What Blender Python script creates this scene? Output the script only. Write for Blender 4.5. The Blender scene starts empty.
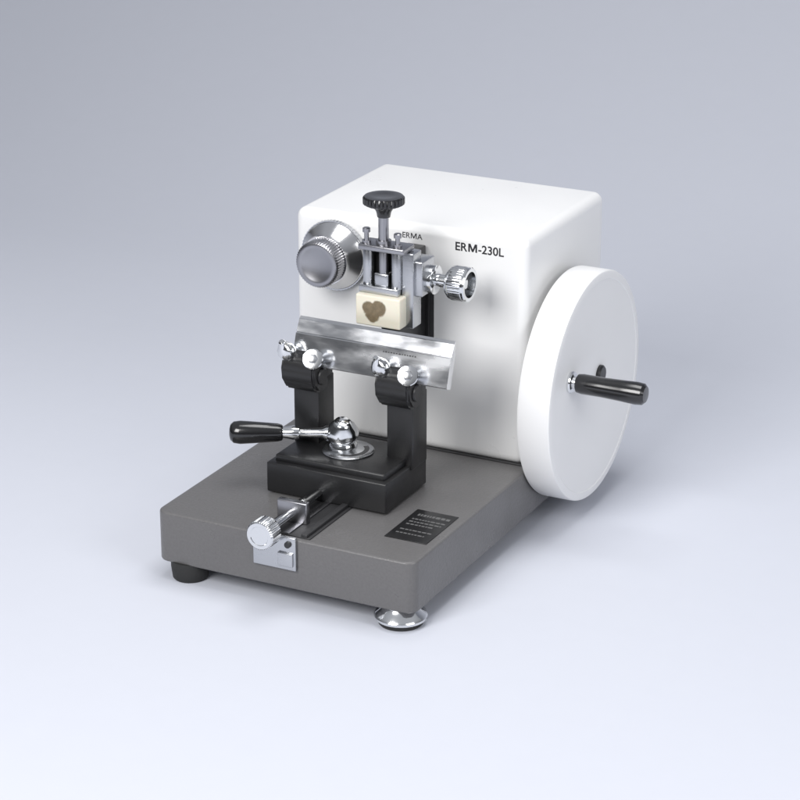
import bpy, bmesh, math
from mathutils import Vector, Matrix
S=0.01
scene=bpy.context.scene
# ------------------------------------------------------------ materials
def newmat(name):
    m=bpy.data.materials.new(name); m.use_nodes=True
    nt=m.node_tree; b=nt.nodes['Principled BSDF']
    return m,nt,b
def mat(name,col,rough=.4,metal=0,bump=0,bscale=200,coat=0,rvar=0,cvar=0,sss=0,stretch=None,detail=3,rscale=25,rstretch=None):
    m,nt,b=newmat(name)
    b.inputs['Base Color'].default_value=(*col,1)
    b.inputs['Roughness'].default_value=rough
    b.inputs['Metallic'].default_value=metal
    b.inputs['Coat Weight'].default_value=coat
    b.inputs['Coat Roughness'].default_value=.15
    if sss:
        b.inputs['Subsurface Weight'].default_value=sss
        b.inputs['Subsurface Scale'].default_value=.004
    tc=nt.nodes.new('ShaderNodeTexCoord'); mp=nt.nodes.new('ShaderNodeMapping')
    nt.links.new(tc.outputs['Object'],mp.inputs['Vector'])
    if stretch: mp.inputs['Scale'].default_value=stretch
    n=nt.nodes.new('ShaderNodeTexNoise'); n.inputs['Scale'].default_value=bscale; n.inputs['Detail'].default_value=detail
    nt.links.new(mp.outputs[0],n.inputs['Vector'])
    if bump:
        bp=nt.nodes.new('ShaderNodeBump'); bp.inputs['Strength'].default_value=bump; bp.inputs['Distance'].default_value=.0006
        nt.links.new(n.outputs['Fac'],bp.inputs['Height']); nt.links.new(bp.outputs[0],b.inputs['Normal'])
    if rvar:
        n2=nt.nodes.new('ShaderNodeTexNoise'); n2.inputs['Scale'].default_value=rscale; n2.inputs['Detail'].default_value=5
        if rstretch:
            m2=nt.nodes.new('ShaderNodeMapping'); m2.inputs['Scale'].default_value=rstretch
            nt.links.new(tc.outputs['Object'],m2.inputs['Vector']); nt.links.new(m2.outputs[0],n2.inputs['Vector'])
        else: nt.links.new(tc.outputs['Object'],n2.inputs['Vector'])
        r=nt.nodes.new('ShaderNodeMapRange'); r.inputs['To Min'].default_value=max(.02,rough-rvar); r.inputs['To Max'].default_value=rough+rvar
        r.inputs['From Min'].default_value=.3; r.inputs['From Max'].default_value=.7
        nt.links.new(n2.outputs['Fac'],r.inputs['Value']); nt.links.new(r.outputs[0],b.inputs['Roughness'])
    if cvar:
        mx=nt.nodes.new('ShaderNodeMix'); mx.data_type='RGBA'
        mx.inputs['A'].default_value=(*[c*(1-cvar) for c in col],1); mx.inputs['B'].default_value=(*[min(1,c*(1+cvar)) for c in col],1)
        nt.links.new(n.outputs['Fac'],mx.inputs['Factor']); nt.links.new(mx.outputs['Result'],b.inputs['Base Color'])
    return m
WHITE=mat('white_enamel',(.81,.81,.805),.32,bump=.05,bscale=350,coat=.2,rvar=.05)
WHEELW=mat('white_wheel_enamel',(.80,.80,.80),.42,bump=.15,bscale=260,rvar=.06)
GREY=mat('hammertone_grey',(.128,.125,.126),.32,bump=.45,bscale=420,rvar=.06,cvar=.14)
GREYD=mat('dark_slot_grey',(.03,.03,.032),.45,bump=.1)
BLACK=mat('black_enamel',(.012,.012,.013),.36,bump=.12,bscale=300,coat=.1,rvar=.08)
PLAST=mat('black_plastic',(.009,.009,.01),.16,coat=.5,rvar=.04)
RUB=mat('black_rubber',(.02,.02,.02),.7,bump=.2)
CHROME=mat('chrome',(.76,.77,.78),.12,1,rvar=.04)
DIAL=mat('satin_chrome',(.68,.68,.69),.18,1,rvar=.05)
STEEL=mat('brushed_steel',(.52,.53,.55),.26,1,bump=.05,bscale=300,stretch=(.05,1,1),rvar=.05)
SATIN=mat('satin_steel',(.37,.37,.39),.30,1,rvar=.06)
BLADE=mat('polished_blade',(.62,.63,.65),.20,1,bump=.04,bscale=300,stretch=(.03,1,1),rvar=.1,rscale=90,rstretch=(.25,1,.6))
WAX=mat('paraffin_wax',(.76,.72,.60),.4,bump=.15,bscale=150,sss=.15)
def wax_blotch(m):
    """brown tissue embedded just under the cut (-Y) face of the wax"""
    nt=m.node_tree; b=nt.nodes['Principled BSDF']; L=nt.links
    tc=nt.nodes.new('ShaderNodeTexCoord')
    def mth(op,a,c=None):
        n=nt.nodes.new('ShaderNodeMath'); n.operation=op
        for i,v in enumerate((a,c)):
            if v is None: continue
            if isinstance(v,(int,float)): n.inputs[i].default_value=v
            else: L.new(v,n.inputs[i])
        return n.outputs[0]
    sx=nt.nodes.new('ShaderNodeSeparateXYZ'); L.new(tc.outputs['Object'],sx.inputs[0])
    def lobe(cx,cz,rad):
        dx=mth('SUBTRACT',sx.outputs[0],cx*S); dz=mth('SUBTRACT',sx.outputs[2],cz*S)
        return mth('SUBTRACT',mth('SQRT',mth('ADD',mth('MULTIPLY',dx,dx),mth('MULTIPLY',dz,dz))),rad*S)
    d_=mth('MINIMUM',mth('MINIMUM',lobe(-.95,.25,.60),lobe(.1,.32,.74)),mth('MINIMUM',mth('MINIMUM',lobe(-.5,-.28,.72),lobe(-.55,-.62,.45)),lobe(-.4,.1,.7)))
    n=nt.nodes.new('ShaderNodeTexNoise'); n.inputs['Scale'].default_value=260; n.inputs['Detail'].default_value=5
    L.new(tc.outputs['Object'],n.inputs['Vector'])
    d_=mth('ADD',d_,mth('MULTIPLY',mth('SUBTRACT',n.outputs['Fac'],.5),.0025))
    r=nt.nodes.new('ShaderNodeMapRange'); L.new(d_,r.inputs['Value'])
    r.inputs['From Min'].default_value=.0009; r.inputs['From Max'].default_value=-.0006
    f=mth('MULTIPLY',r.outputs[0],mth('LESS_THAN',sx.outputs[1],-.0088))
    n3=nt.nodes.new('ShaderNodeTexNoise'); n3.inputs['Scale'].default_value=350; L.new(tc.outputs['Object'],n3.inputs['Vector'])
    br=nt.nodes.new('ShaderNodeMix'); br.data_type='RGBA'; L.new(n3.outputs['Fac'],br.inputs['Factor'])
    br.inputs['A'].default_value=(.11,.085,.05,1); br.inputs['B'].default_value=(.26,.20,.12,1)
    mx=nt.nodes.new('ShaderNodeMix'); mx.data_type='RGBA'; L.new(f,mx.inputs['Factor'])
    mx.inputs['A'].default_value=(.76,.72,.60,1); L.new(br.outputs['Result'],mx.inputs['B'])
    L.new(mx.outputs['Result'],b.inputs['Base Color'])
wax_blotch(WAX)
INK=mat('black_ink',(.025,.025,.03),.5)
PLATE=mat('black_plate',(.012,.012,.013),.3)
PALE=mat('pale_print',(.13,.13,.13),.5)
FLOOR=mat('backdrop_paper',(.60,.62,.685),.7,bump=.03,bscale=40,cvar=.01)

# ------------------------------------------------------------ mesh helpers (cm)
class Part:
    def __init__(s,name,*mats):
        s.name=name; s.mats=mats; s.bm=bmesh.new()
    def _add(s,bm,mi,M=None):
        if M is not None: bmesh.ops.transform(bm,matrix=M,verts=bm.verts)
        for f in bm.faces: f.material_index=mi
        me=bpy.data.meshes.new('t'); bm.to_mesh(me); bm.free(); s.bm.from_mesh(me); bpy.data.meshes.remove(me)
        return s
    def box(s,x0,x1,y0,y1,z0,z1,bev=.06,seg=3,mi=0,M=None,vbev=0):
        bm=bmesh.new(); bmesh.ops.create_cube(bm,size=1)
        bmesh.ops.transform(bm,matrix=Matrix.Translation(((x0+x1)/2,(y0+y1)/2,(z0+z1)/2))@Matrix.Diagonal((x1-x0,y1-y0,z1-z0,1)),verts=bm.verts)
        if vbev:
            ed=[e for e in bm.edges if abs(e.verts[0].co.z-e.verts[1].co.z)>1e-4]
            bmesh.ops.bevel(bm,geom=ed,offset=vbev,segments=8,profile=.5,affect='EDGES')
            if bev:
                ed=[e for e in bm.edges if abs(e.verts[0].co.z-e.verts[1].co.z)<1e-4 and len(e.link_faces)==2 and abs(e.link_faces[0].normal.z-e.link_faces[1].normal.z)>.3]
                bmesh.ops.bevel(bm,geom=ed,offset=bev,segments=seg,profile=.5,affect='EDGES')
        elif bev: bmesh.ops.bevel(bm,geom=bm.edges[:],offset=bev,segments=seg,profile=.5,affect='EDGES')
        return s._add(bm,mi,M)
    def lathe(s,org,ax,prof,n=48,knurl=(),kd=.06,mi=0,kn=None):
        """prof: list of (t along axis, radius); rows in knurl get toothed"""
        bm=bmesh.new(); rings=[]
        z=Vector(ax).normalized(); a=Vector((0,0,1)) if abs(z.z)<.9 else Vector((0,1,0))
        x=a.cross(z).normalized(); y=z.cross(x); o=Vector(org)
        if knurl: n=(kn or 40)*4
        for i,(t,r) in enumerate(prof):
            if r<=1e-6: rings.append([bm.verts.new(o+z*t)]); continue
            ring=[]
            for k in range(n):
                rr=r
                if i in knurl: rr=r-(kd if k%4>=2 else 0)
                th=2*math.pi*k/n
                ring.append(bm.verts.new(o+z*t+x*rr*math.cos(th)+y*rr*math.sin(th)))
            rings.append(ring)
        for p,q in zip(rings,rings[1:]):
            if len(p)==1 and len(q)==1: continue
            for k in range(n):
                k2=(k+1)%n
                if len(p)==1: bm.faces.new((p[0],q[k2],q[k])) 
                elif len(q)==1: bm.faces.new((p[k],p[k2],q[0]))
                else: bm.faces.new((p[k],p[k2],q[k2],q[k]))
        if len(rings[0])>1: bm.faces.new(rings[0][::-1])
        if len(rings[-1])>1: bm.faces.new(rings[-1])
        bmesh.ops.recalc_face_normals(bm,faces=bm.faces)
        return s._add(bm,mi)
    def cyl(s,p0,p1,r,r1=None,b=.05,n=40,mi=0):
        p0=Vector(p0);p1=Vector(p1);L=(p1-p0).length; r1=r if r1 is None else r1
        b=min(b,L/3,r/3)
        return s.lathe(p0,p1-p0,[(0,0),(0,r-b),(b*.3,r-b*.3),(b,r),(L-b,r1),(L-b*.3,r1-b*.3),(L,r1-b),(L,0)],n=n,mi=mi)
    def prism(s,pts,dirv,mi=0,bev=0,M=None):
        bm=bmesh.new(); v=[bm.verts.new(p) for p in pts]; f=bm.faces.new(v)
        r=bmesh.ops.extrude_face_region(bm,geom=[f]); 
        bmesh.ops.translate(bm,vec=Vector(dirv),verts=[g for g in r['geom'] if isinstance(g,bmesh.types.BMVert)])
        bmesh.ops.recalc_face_normals(bm,faces=bm.faces)
        if bev: bmesh.ops.bevel(bm,geom=bm.edges[:],offset=bev,segments=3,affect='EDGES')
        return s._add(bm,mi,M)
    def text(s,txt,size,M,off=0,ext=.004,mi=0,wide=1,stroke=.13):
        """font text; the M is built from its own strokes"""
        x=0.0
        k=stroke*size; h=.70*size
        for seg in [t for t in __import__('re').split('(M)',txt) if t]:
            if seg=='M':
                w=.80*size; x+=.04*size; t=k*.95
                for q in ([(0,0),(t,0),(t,h),(0,h)],[(w-t,0),(w,0),(w,h),(w-t,h)]):
                    s.prism([(x+a,b,-ext) for a,b in q],(0,0,2*ext),mi=mi,M=M@Matrix.Diagonal((wide,1,1,1)))
                s.prism([(x+a,b,-ext*.8) for a,b in [(t*.2,h),(t*1.35,h),(w/2,h*.34),(w-t*1.35,h),(w-t*.2,h),(w/2+t*.45,.02),(w/2-t*.45,.02)]],(0,0,1.6*ext),mi=mi,M=M@Matrix.Diagonal((wide,1,1,1)))
                x+=w+.09*size
                continue
            cu=bpy.data.curves.new('t','FONT'); cu.body=seg; cu.size=size; cu.offset=off; cu.extrude=ext
            cu.align_x='LEFT'
            ob=bpy.data.objects.new('t',cu); scene.collection.objects.link(ob)
            dg=bpy.context.evaluated_depsgraph_get()
            me=bpy.data.meshes.new_from_object(ob.evaluated_get(dg))
            bm=bmesh.new(); bm.from_mesh(me)
            mx=max(v.co.x for v in bm.verts)
            bpy.data.objects.remove(ob); bpy.data.curves.remove(cu); bpy.data.meshes.remove(me)
            s._add(bm,mi,M@Matrix.Diagonal((wide,1,1,1))@Matrix.Translation((x,0,0)))
            x+=mx+.04*size
        return s
    def done(s,parent=None,ang=35,label=None):
        me=bpy.data.meshes.new(s.name)
        bmesh.ops.scale(s.bm,vec=(S,S,S),verts=s.bm.verts)
        cs=[v.co for v in s.bm.verts]
        c=Vector([(min(p[i] for p in cs)+max(p[i] for p in cs))/2 for i in range(3)])
        bmesh.ops.translate(s.bm,vec=-c,verts=s.bm.verts)
        s.bm.to_mesh(me); s.bm.free()
        for m in s.mats: me.materials.append(m)
        for p in me.polygons: p.use_smooth=True
        me.set_sharp_from_angle(angle=math.radians(ang))
        ob=bpy.data.objects.new(s.name,me); scene.collection.objects.link(ob)
        ob["w"]=tuple(c)
        if parent is not None:
            ob.parent=parent; ob.location=c-Vector(parent["w"])
        else: ob.location=c
        if label: ob["label"]=label
        return ob

W,H,D,HH,HD=26.0,4.85,24.4,22.1,18.5
ZT=-6.6
# ------------------------------------------------------------ setting
fl=Part('ground',FLOOR)
bm=bmesh.new()
prof=[(-260,ZT),(0,ZT),(85,ZT)]
for i in range(1,25):
    a=math.pi/2*i/24; prof.append((85+150*math.sin(a),ZT+150*(1-math.cos(a))))
prof.append((235,ZT+280))
prev=None
for (y,z) in prof:
    cur=[bm.verts.new((-280,y,z)),bm.verts.new((300,y,z))]
    if prev: bm.faces.new((prev[0],prev[1],cur[1],cur[0]))
    prev=cur
fl._add(bm,0)
g=fl.done(); g["kind"]="structure"

# ------------------------------------------------------------ microtome root
root=bpy.data.objects.new('rotary_microtome',None); scene.collection.objects.link(root)
root["w"]=(W/2*S,20*S,ZT*S); root.location=root["w"]; root.empty_display_size=.05
root["label"]="white rotary microtome with dark grey base and large white handwheel"
root["category"]="microtome"

# base
p=Part('base',GREY)
p.box(0,W,0,D+HD,-H,0,bev=.22,seg=4,vbev=1.1)
base=p.done(root)
Part('guide_rail',GREYD,SATIN).box(10.6,15.6,.5,8.6,.004,.12,bev=.03).box(10.9,11.5,.5,8.6,.12,.42,bev=.05,mi=0).box(14.7,15.3,.5,8.6,.12,.42,bev=.05,mi=0).box(12.9,13.5,.6,8.4,.12,.25,bev=.03,mi=1).done(base)
p=Part('name_plate',PLATE,PALE)
p.box(21.0,25.1,4.2,10.8,.004,.07,bev=.02)
import random; random.seed(4)
for (yy,h,x0,x1) in [(9.7,.42,21.6,24.4),(8.7,.22,21.5,24.6),(8.1,.22,21.5,24.6),(7.5,.22,21.5,23.8),(6.3,.2,21.5,24.6),(5.5,.2,21.5,24.2)]:
    x=x0
    while x<x1:
        l=random.uniform(.12,.45)
        p.box(x,x+l,yy-h/2,yy+h/2,.07,.078,bev=0,mi=1); x+=l+.1
p.done(base)
fh=-H-ZT
for (fx,fy) in [(2.6,1.5),(3.0,38.5)]:
    Part('foot',RUB).lathe((fx,fy,ZT),(0,0,1),[(0,0),(0,1.5),(.15,1.62),(1.2,1.75),(fh+.1,1.75),(fh+.1,0)]).done(base,label="black rubber foot")
for (fx,fy) in [(23.9,1.7),(24.0,38.5)]:
    Part('foot',CHROME,RUB).lathe((fx,fy,ZT),(0,0,1),[(0,0),(0,1.9),(.12,2.0),(.4,2.0),(.45,1.9),(.45,0)],mi=1).lathe((fx,fy,ZT+.45),(0,0,1),[(0,0),(0,2.1),(.1,2.3),(.35,2.36),(.55,2.25),(.85,1.8),(1.25,1.5),(1.4,1.5),(1.4,0)]).done(base,label="chrome levelling foot")

# housing
p=Part('housing',WHITE)
p.box(1.1,W-.7,D,D+HD,-.03,HH,bev=.95,seg=8)
housing=p.done(root)
FR=Matrix.Rotation(math.radians(90),4,'X')
def front(x,z,y=D): return Matrix.Translation((x,y-.004,z))@FR
Part('lettering',INK).text('ERM-230L',1.12,front(18.0,20.25),off=.022,wide=1.0,stroke=.16).done(housing)
Part('lettering',INK).text('ERMA',.76,front(12.55,20.72),off=.008,stroke=.12).done(housing)
Part('feed_slot',GREYD,BLACK).box(13.2,15.9,D-.06,D+.2,6.5,18.6,bev=.03).box(13.6,15.5,D-.25,D-.05,6.8,18.4,bev=.05,mi=1).done(housing)
Part('gasket',GREYD).box(1.0,W-.6,D-.08,D+HD-.2,.003,.16,bev=.03).done(housing)

# feed knob
p=Part('feed_knob',DIAL)
kx,kz=5.6,18.1
p.lathe((kx,D,kz),(0,-1,0),[(0,0),(0,3.2),(.15,3.3),(.7,3.3),(.85,3.2),(1.9,2.5),(2.4,2.35),(2.4,0)],n=64)
fk=p.done(root)
Part('knob_grip',SATIN).lathe((kx,D-2.4,kz),(0,-1,0),[(0,0),(0,2.05),(.1,2.25),(1.4,2.25),(1.55,2.1),(1.6,1.95),(1.6,1.6),(1.53,1.5),(1.53,0)],knurl=(2,3),kd=.05,kn=56).done(fk)
Part('dial_ring',STEEL).lathe((kx,D-.2,kz),(0,-1,0),[(0,3.2),(0,3.42),(.45,3.42),(.45,3.2)],knurl=(1,2),kd=.04,kn=60).done(fk)

# handwheel
wy,wz,R=31.8,6.3,11.1
p=Part('handwheel',WHEELW)
x0=26.1;x1=29.4;T=x1-x0
p.lathe((x0,wy,wz),(1,0,0),[(0,0),(0,R-.25),(.07,R-.07),(.25,R),(T-.25,R),(T-.07,R-.07),(T,R-.25),(T,R-.8),(T-.06,R-.88),(T-.06,0)],n=128)
wheel=p.done(root)
Part('axle',SATIN).cyl((24.5,wy,wz),(26.2,wy,wz),2.0).done(wheel)
Part('hub_cap',BLACK).lathe((x1-.06,wy+.9,wz+.9),(1,0,0),[(0,0),(0,.9),(.25,.9),(.4,.75),(.4,0)]).done(wheel)
hy,hz=25.6,8.75
Part('crank_nut',CHROME).lathe((x1-.06,hy,hz),(1,0,0),[(0,0),(0,1.0),(.2,1.05),(.35,.95),(.4,.6),(.8,.55),(.8,0)],n=32).done(wheel)
Part('crank_grip',PLAST).lathe((x1+.65,hy,hz),(1,0,0),[(0,0),(0,.75),(.1,.88),(.6,.95),(2.5,.93),(4.5,1.0),(5.9,1.06),(6.5,1.0),(6.75,.75),(6.8,0)],n=40).done(wheel)

# specimen clamp (vertical feed head)
p=Part('specimen_clamp',SATIN,BLACK)
p.box(13.3,15.2,18.6,D-.28,10.0,20.4,bev=.15,mi=1)          # slide block
p.box(12.2,16.8,16.2,18.5,21.75,22.3,bev=.12)         # top plate
p.box(12.2,16.1,17.9,18.7,14.4,21.74,bev=.06,mi=1)         # back plate
sc=p.done(root)
Part('side_bracket',STEEL).box(16.15,17.3,17.2,18.9,14.6,21.7,bev=.1).box(16.6,18.0,17.6,20.2,17.6,20.9,bev=.12).done(sc)
for gx in (12.75,15.65):
    Part('guide_post',STEEL).cyl((gx,17.25,18.2),(gx,17.25,21.76),.5).done(sc)
p=Part('fixed_jaw',STEEL)
p.box(12.1,16.1,16.5,17.88,17.65,18.35,bev=.1)
p.box(13.55,14.95,16.75,17.88,18.3,19.6,bev=.2)
p.done(sc)
p=Part('clamp_screw',SATIN)
p.cyl((14.3,17.25,19.3),(14.3,17.25,21.78),.42)
p.lathe((14.3,17.25,22.3),(0,0,1),[(0,0),(0,.7),(.35,.7),(.35,.48),(3.5,.48),(3.5,0)],n=32)
p.done(sc)
Part('clamp_knob',PLAST).lathe((14.3,17.3,24.8),(0,0,1),[(0,0),(0,.6),(.5,.7),(.9,.95),(1.15,1.7),(1.27,1.9),(1.8,1.9),(1.95,1.75),(2.0,1.2),(1.95,.9),(1.95,0)],knurl=(5,6),kd=.08,kn=30).done(sc)
for sx,sh in ((12.75,1.4),(15.9,1.25)):
    Part('guide_pin',SATIN).lathe((sx,16.9,22.3),(0,0,1),[(0,0),(0,.42),(.25,.42),(.25,.22),(sh-.4,.22),(sh-.4,.36),(sh-.06,.36),(sh,.28),(sh,0)],n=24).done(sc)
Part('locking_knob',CHROME,GREYD).lathe((18.0,19.3,18.9),(1,0,0),[(0,0),(0,1.3),(.6,1.35),(.75,1.1),(.75,.6),(2.0,.6),(2.0,0)],n=36)\
   .lathe((19.9,19.3,18.9),(1,0,0),[(0,0),(0,1.2),(.3,1.5),(.6,1.6),(1.7,1.6),(1.75,1.55),(1.8,1.6),(2.0,1.6),(2.1,1.5),(2.1,1.2),(1.2,1.1),(1.2,0)],knurl=(3,4),kd=.025,kn=44)\
   .lathe((21.1,19.3,18.9),(1,0,0),[(0,0),(0,1.05),(.02,1.05),(.02,0)],mi=1)\
   .lathe((21.1,19.3,18.9),(1,0,0),[(0,0),(0,.5),(.5,.45),(.5,0)],n=6,mi=0).done(sc)

# specimen (held by clamp)
sp=Part('specimen_block',WAX)
sp.box(12.1,16.6,15.9,17.85,14.75,17.64,bev=.16,seg=4)
so=sp.done(); so["label"]="cream paraffin wax block with brown tissue below the steel clamp"; so["category"]="wax block"

# knife holder
p=Part('knife_holder',BLACK)
p.box(6.9,19.1,8.2,16.4,.15,3.0,bev=.12)
p.box(7.4,18.6,8.9,16.2,2.9,3.6,bev=.18)
kh=p.done(root)
for cx in (8.4,18.0):
    p=Part('pillar',BLACK)
    p.box(cx-1.3,cx+1.3,13.1,16.1,2.6,9.6,bev=.12)
    p.box(cx-1.25,cx+1.25,14.2,16.0,9,12.6,bev=.12)
    pl=p.done(kh)
    p=Part('clamp_lug',BLACK)
    sec=[(14.3,8.7),(14.3,12.2),(12.6,12.5),(11.7,12.0),(11.35,11.0),(11.5,9.8),(12.2,8.9),(13.1,8.6)]
    p.prism([(cx-1.75,a_,b_) for a_,b_ in sec],(3.5,0,0),bev=.28)
    p.lathe((cx-1.95,12.9,10.3),(1,0,0),[(0,0),(0,.7),(.1,.8),(3.8,.8),(3.9,.7),(3.9,0)],n=36)
    lg=p.done(kh)
    # slim acorn screw
    Part('ball_screw',CHROME).lathe((cx-1.25,12.5,11.7),(-.12,-.5,.85),[(-.6,0),(-.6,.4),(.15,.4),(.2,.6),(.5,.8),(.9,.86),(1.3,.78),(1.7,.55),(1.95,.34),(2.2,.3),(2.3,.2),(2.33,0)],n=36).done(kh)
    # flatter conical knob screw
    Part('clamp_screw',STEEL,CHROME).lathe((cx+1.2,12.7,11.75),(.3,-.85,.45),[(-.6,0),(-.6,.42),(.35,.42),(.5,.55),(1.0,.9),(1.1,.95),(1.45,.95),(1.52,.88),(1.56,.6),(1.56,0)],n=36,mi=1)\
       .lathe((cx+1.2,12.7,11.75)+Vector((0,0,0)) if False else (cx+1.2,12.7,11.75),(.3,-.85,.45),[(1.5,0),(1.5,.5),(1.72,.42),(1.76,.3),(1.76,0)],n=6,mi=0).done(kh)
p=Part('ring_seat',STEEL,GREYD)
p.lathe((13.0,12.6,3.6),(0,0,1),[(0,0),(0,2.35),(.12,2.4),(.22,2.25),(.22,0)],n=56)
arc=[]
for i in range(13):
    a=math.radians(-95+i*12); arc.append((13.0+1.95*math.cos(a),12.6+1.95*math.sin(a),3.821))
for i in range(12,-1,-1):
    a=math.radians(-95+i*12); arc.append((13.0+1.5*math.cos(a),12.6+1.5*math.sin(a),3.821))
p.prism(arc,(0,0,.012),mi=1)
p.done(kh)
# lever
lv=Vector((-6.8,-3.3,0)).normalized(); b0=Vector((12.2,13.1,5.05))
p=Part('locking_lever',CHROME)
p.lathe(b0-Vector((0,0,1.3)),(0,0,1),[(0,0),(0,1.35),(.35,1.3),(.6,1.15),(1.4,1.0),(1.4,0)],n=40)
p.lathe(b0+Vector((-.15,.1,-.75)),(.22,-.35,.9),[(0,0),(0,1.0),(.3,1.3),(.8,1.5),(1.1,1.5),(1.6,1.25),(2.1,.9),(2.35,.75),(2.45,.6),(2.45,0)],n=44)
p.lathe(b0,lv,[(0,0),(0,.85),(1.5,.8),(1.9,.5),(3.9,.42),(4.0,.62),(4.6,.66),(5.1,.55),(5.9,.5),(5.9,0)],n=32)
le=p.done(kh)
Part('lever_grip',PLAST).lathe(b0+lv*5.5,lv,[(0,0),(0,.62),(.1,.75),(.5,.85),(2.6,1.0),(3.9,1.08),(4.5,1.0),(4.8,.75),(4.9,.4),(4.9,0)],n=40).done(kh)

# knife (held by holder)
up=Vector((0,1.35,4.15)).normalized()
Lk=4.36
nrm=Vector((0,-up.z,up.y))
KM=Matrix.Identity(4)
for i in range(3):
    KM[i][0]=(1,0,0)[i]; KM[i][1]=up[i]; KM[i][2]=nrm[i]
KM=Matrix.Translation((0,13.05,11.1))@KM
p=Part('microtome_knife',BLADE)
sec=[(0,-.45),(0,.35),(.1,.42),(2.75,.42),(2.82,.34),(2.82,.24),(2.88,.24),(2.90,.33),(4.05,.14),(4.12,.06),(Lk,-.03),(Lk,-.06),(2.9,-.4)]
bm=bmesh.new()
a=[bm.verts.new((7.2,u_,n_)) for u_,n_ in sec]; b=[bm.verts.new((22.9,u_,n_)) for u_,n_ in sec]
for i in range(len(sec)):
    j=(i+1)%len(sec); bm.faces.new((a[i],a[j],b[j],b[i]))
bm.faces.new(a[::-1]); bm.faces.new(b)
bmesh.ops.recalc_face_normals(bm,faces=bm.faces)
p._add(bm,0,KM)
kn=p.done(ang=5); kn["label"]="polished steel microtome knife clamped across the black holder"; kn["category"]="knife"
q=Part('engraving',GREYD)
x=16.2
while x<19.5:
    l=random.uniform(.1,.25); q.box(x,x+l,2.35,2.47,.418,.426,bev=0,M=KM); x+=l+.1
q.done(kn)

# micrometer feed
p=Part('feed_screw',CHROME)
fx,fz=12.3,.95
p.cyl((fx,-.9,fz),(fx,8.6,fz),.38)
p.cyl((fx,3.9,fz),(fx,5.4,fz),.6)
fs=p.done(root)
Part('thumb_knob',CHROME).lathe((fx,-.6,fz),(0,-1,0),[(0,0),(0,.7),(.4,.75),(.4,1.15),(.5,1.35),(1.9,1.35),(2.05,1.2),(2.05,.9),(2.0,.85),(2.0,0)],knurl=(4,5),kd=.05,kn=44).done(fs)
Part('screw_bracket',SATIN).box(10.9,13.9,3.0,3.7,.1,2.1,bev=.1).done(fs)
p=Part('front_bracket',STEEL,GREYD)
p.box(10.3,14.6,-.35,-.005,-2.9,.25,bev=.08)
p.box(12.9,14.4,-.6,-.3,-2.5,-1.2,bev=.08)
p.cyl((13.9,-.62,-.4),(13.9,-.3,-.4),.3,mi=1)
p.done(fs)

# ------------------------------------------------------------ lights
def area(name,loc,tgt,size,power,col=(1,1,1),sy=None):
    l=bpy.data.lights.new(name,'AREA'); l.energy=power; l.color=col; l.size=size
    if sy: l.shape='RECTANGLE'; l.size_y=sy
    o=bpy.data.objects.new(name,l); scene.collection.objects.link(o)
    o.location=[c*S for c in loc]
    d_=(Vector(tgt)-Vector(loc)); o.rotation_euler=d_.to_track_quat('-Z','Y').to_euler()
    return o
area('key_softbox',(-10,-165,130),(13,30,8),1.0,39,(1,.99,.98))
area('fill_softbox',(170,-50,80),(20,20,5),.9,11,(.99,.99,1))
area('top_softbox',(25,25,155),(18,25,0),.8,11,(1,1,1))
w=bpy.data.worlds.new("World"); scene.world=w; w.use_nodes=True
nt=w.node_tree; bg=nt.nodes['Background']; bg.inputs[0].default_value=(.90,.93,1,1)
tc=nt.nodes.new('ShaderNodeTexCoord'); sx=nt.nodes.new('ShaderNodeSeparateXYZ'); mr=nt.nodes.new('ShaderNodeMapRange')
nt.links.new(tc.outputs['Generated'],sx.inputs[0]); nt.links.new(sx.outputs[2],mr.inputs['Value'])
mr.inputs['From Min'].default_value=.1; mr.inputs['From Max'].default_value=.75
mr.inputs['To Min'].default_value=.06; mr.inputs['To Max'].default_value=.47
nt.links.new(mr.outputs[0],bg.inputs[1])

# ------------------------------------------------------------ camera
yaw,pit,dist,tx,ty=0.468,0.363,222.198,5.003,0.725
d=Vector((-math.sin(yaw)*math.cos(pit), math.cos(yaw)*math.cos(pit), -math.sin(pit)))
r=Vector((math.cos(yaw),math.sin(yaw),0)); u=r.cross(d)
C=Vector((13,12,8))+r*tx+u*ty-d*dist
cam=bpy.data.cameras.new('camera'); co=bpy.data.objects.new('camera',cam); scene.collection.objects.link(co)
Mx=Matrix.Identity(4)
for i in range(3): Mx[i][0]=r[i];Mx[i][1]=u[i];Mx[i][2]=-d[i];Mx[i][3]=C[i]*S
co.matrix_world=Mx
cam.lens=2452.8/800*36; cam.sensor_width=36; cam.clip_start=.05; cam.clip_end=50
scene.camera=co
scene.view_settings.view_transform='Standard'
scene.view_settings.look='None'
for o in scene.objects:
    if "w" in o: del o["w"]
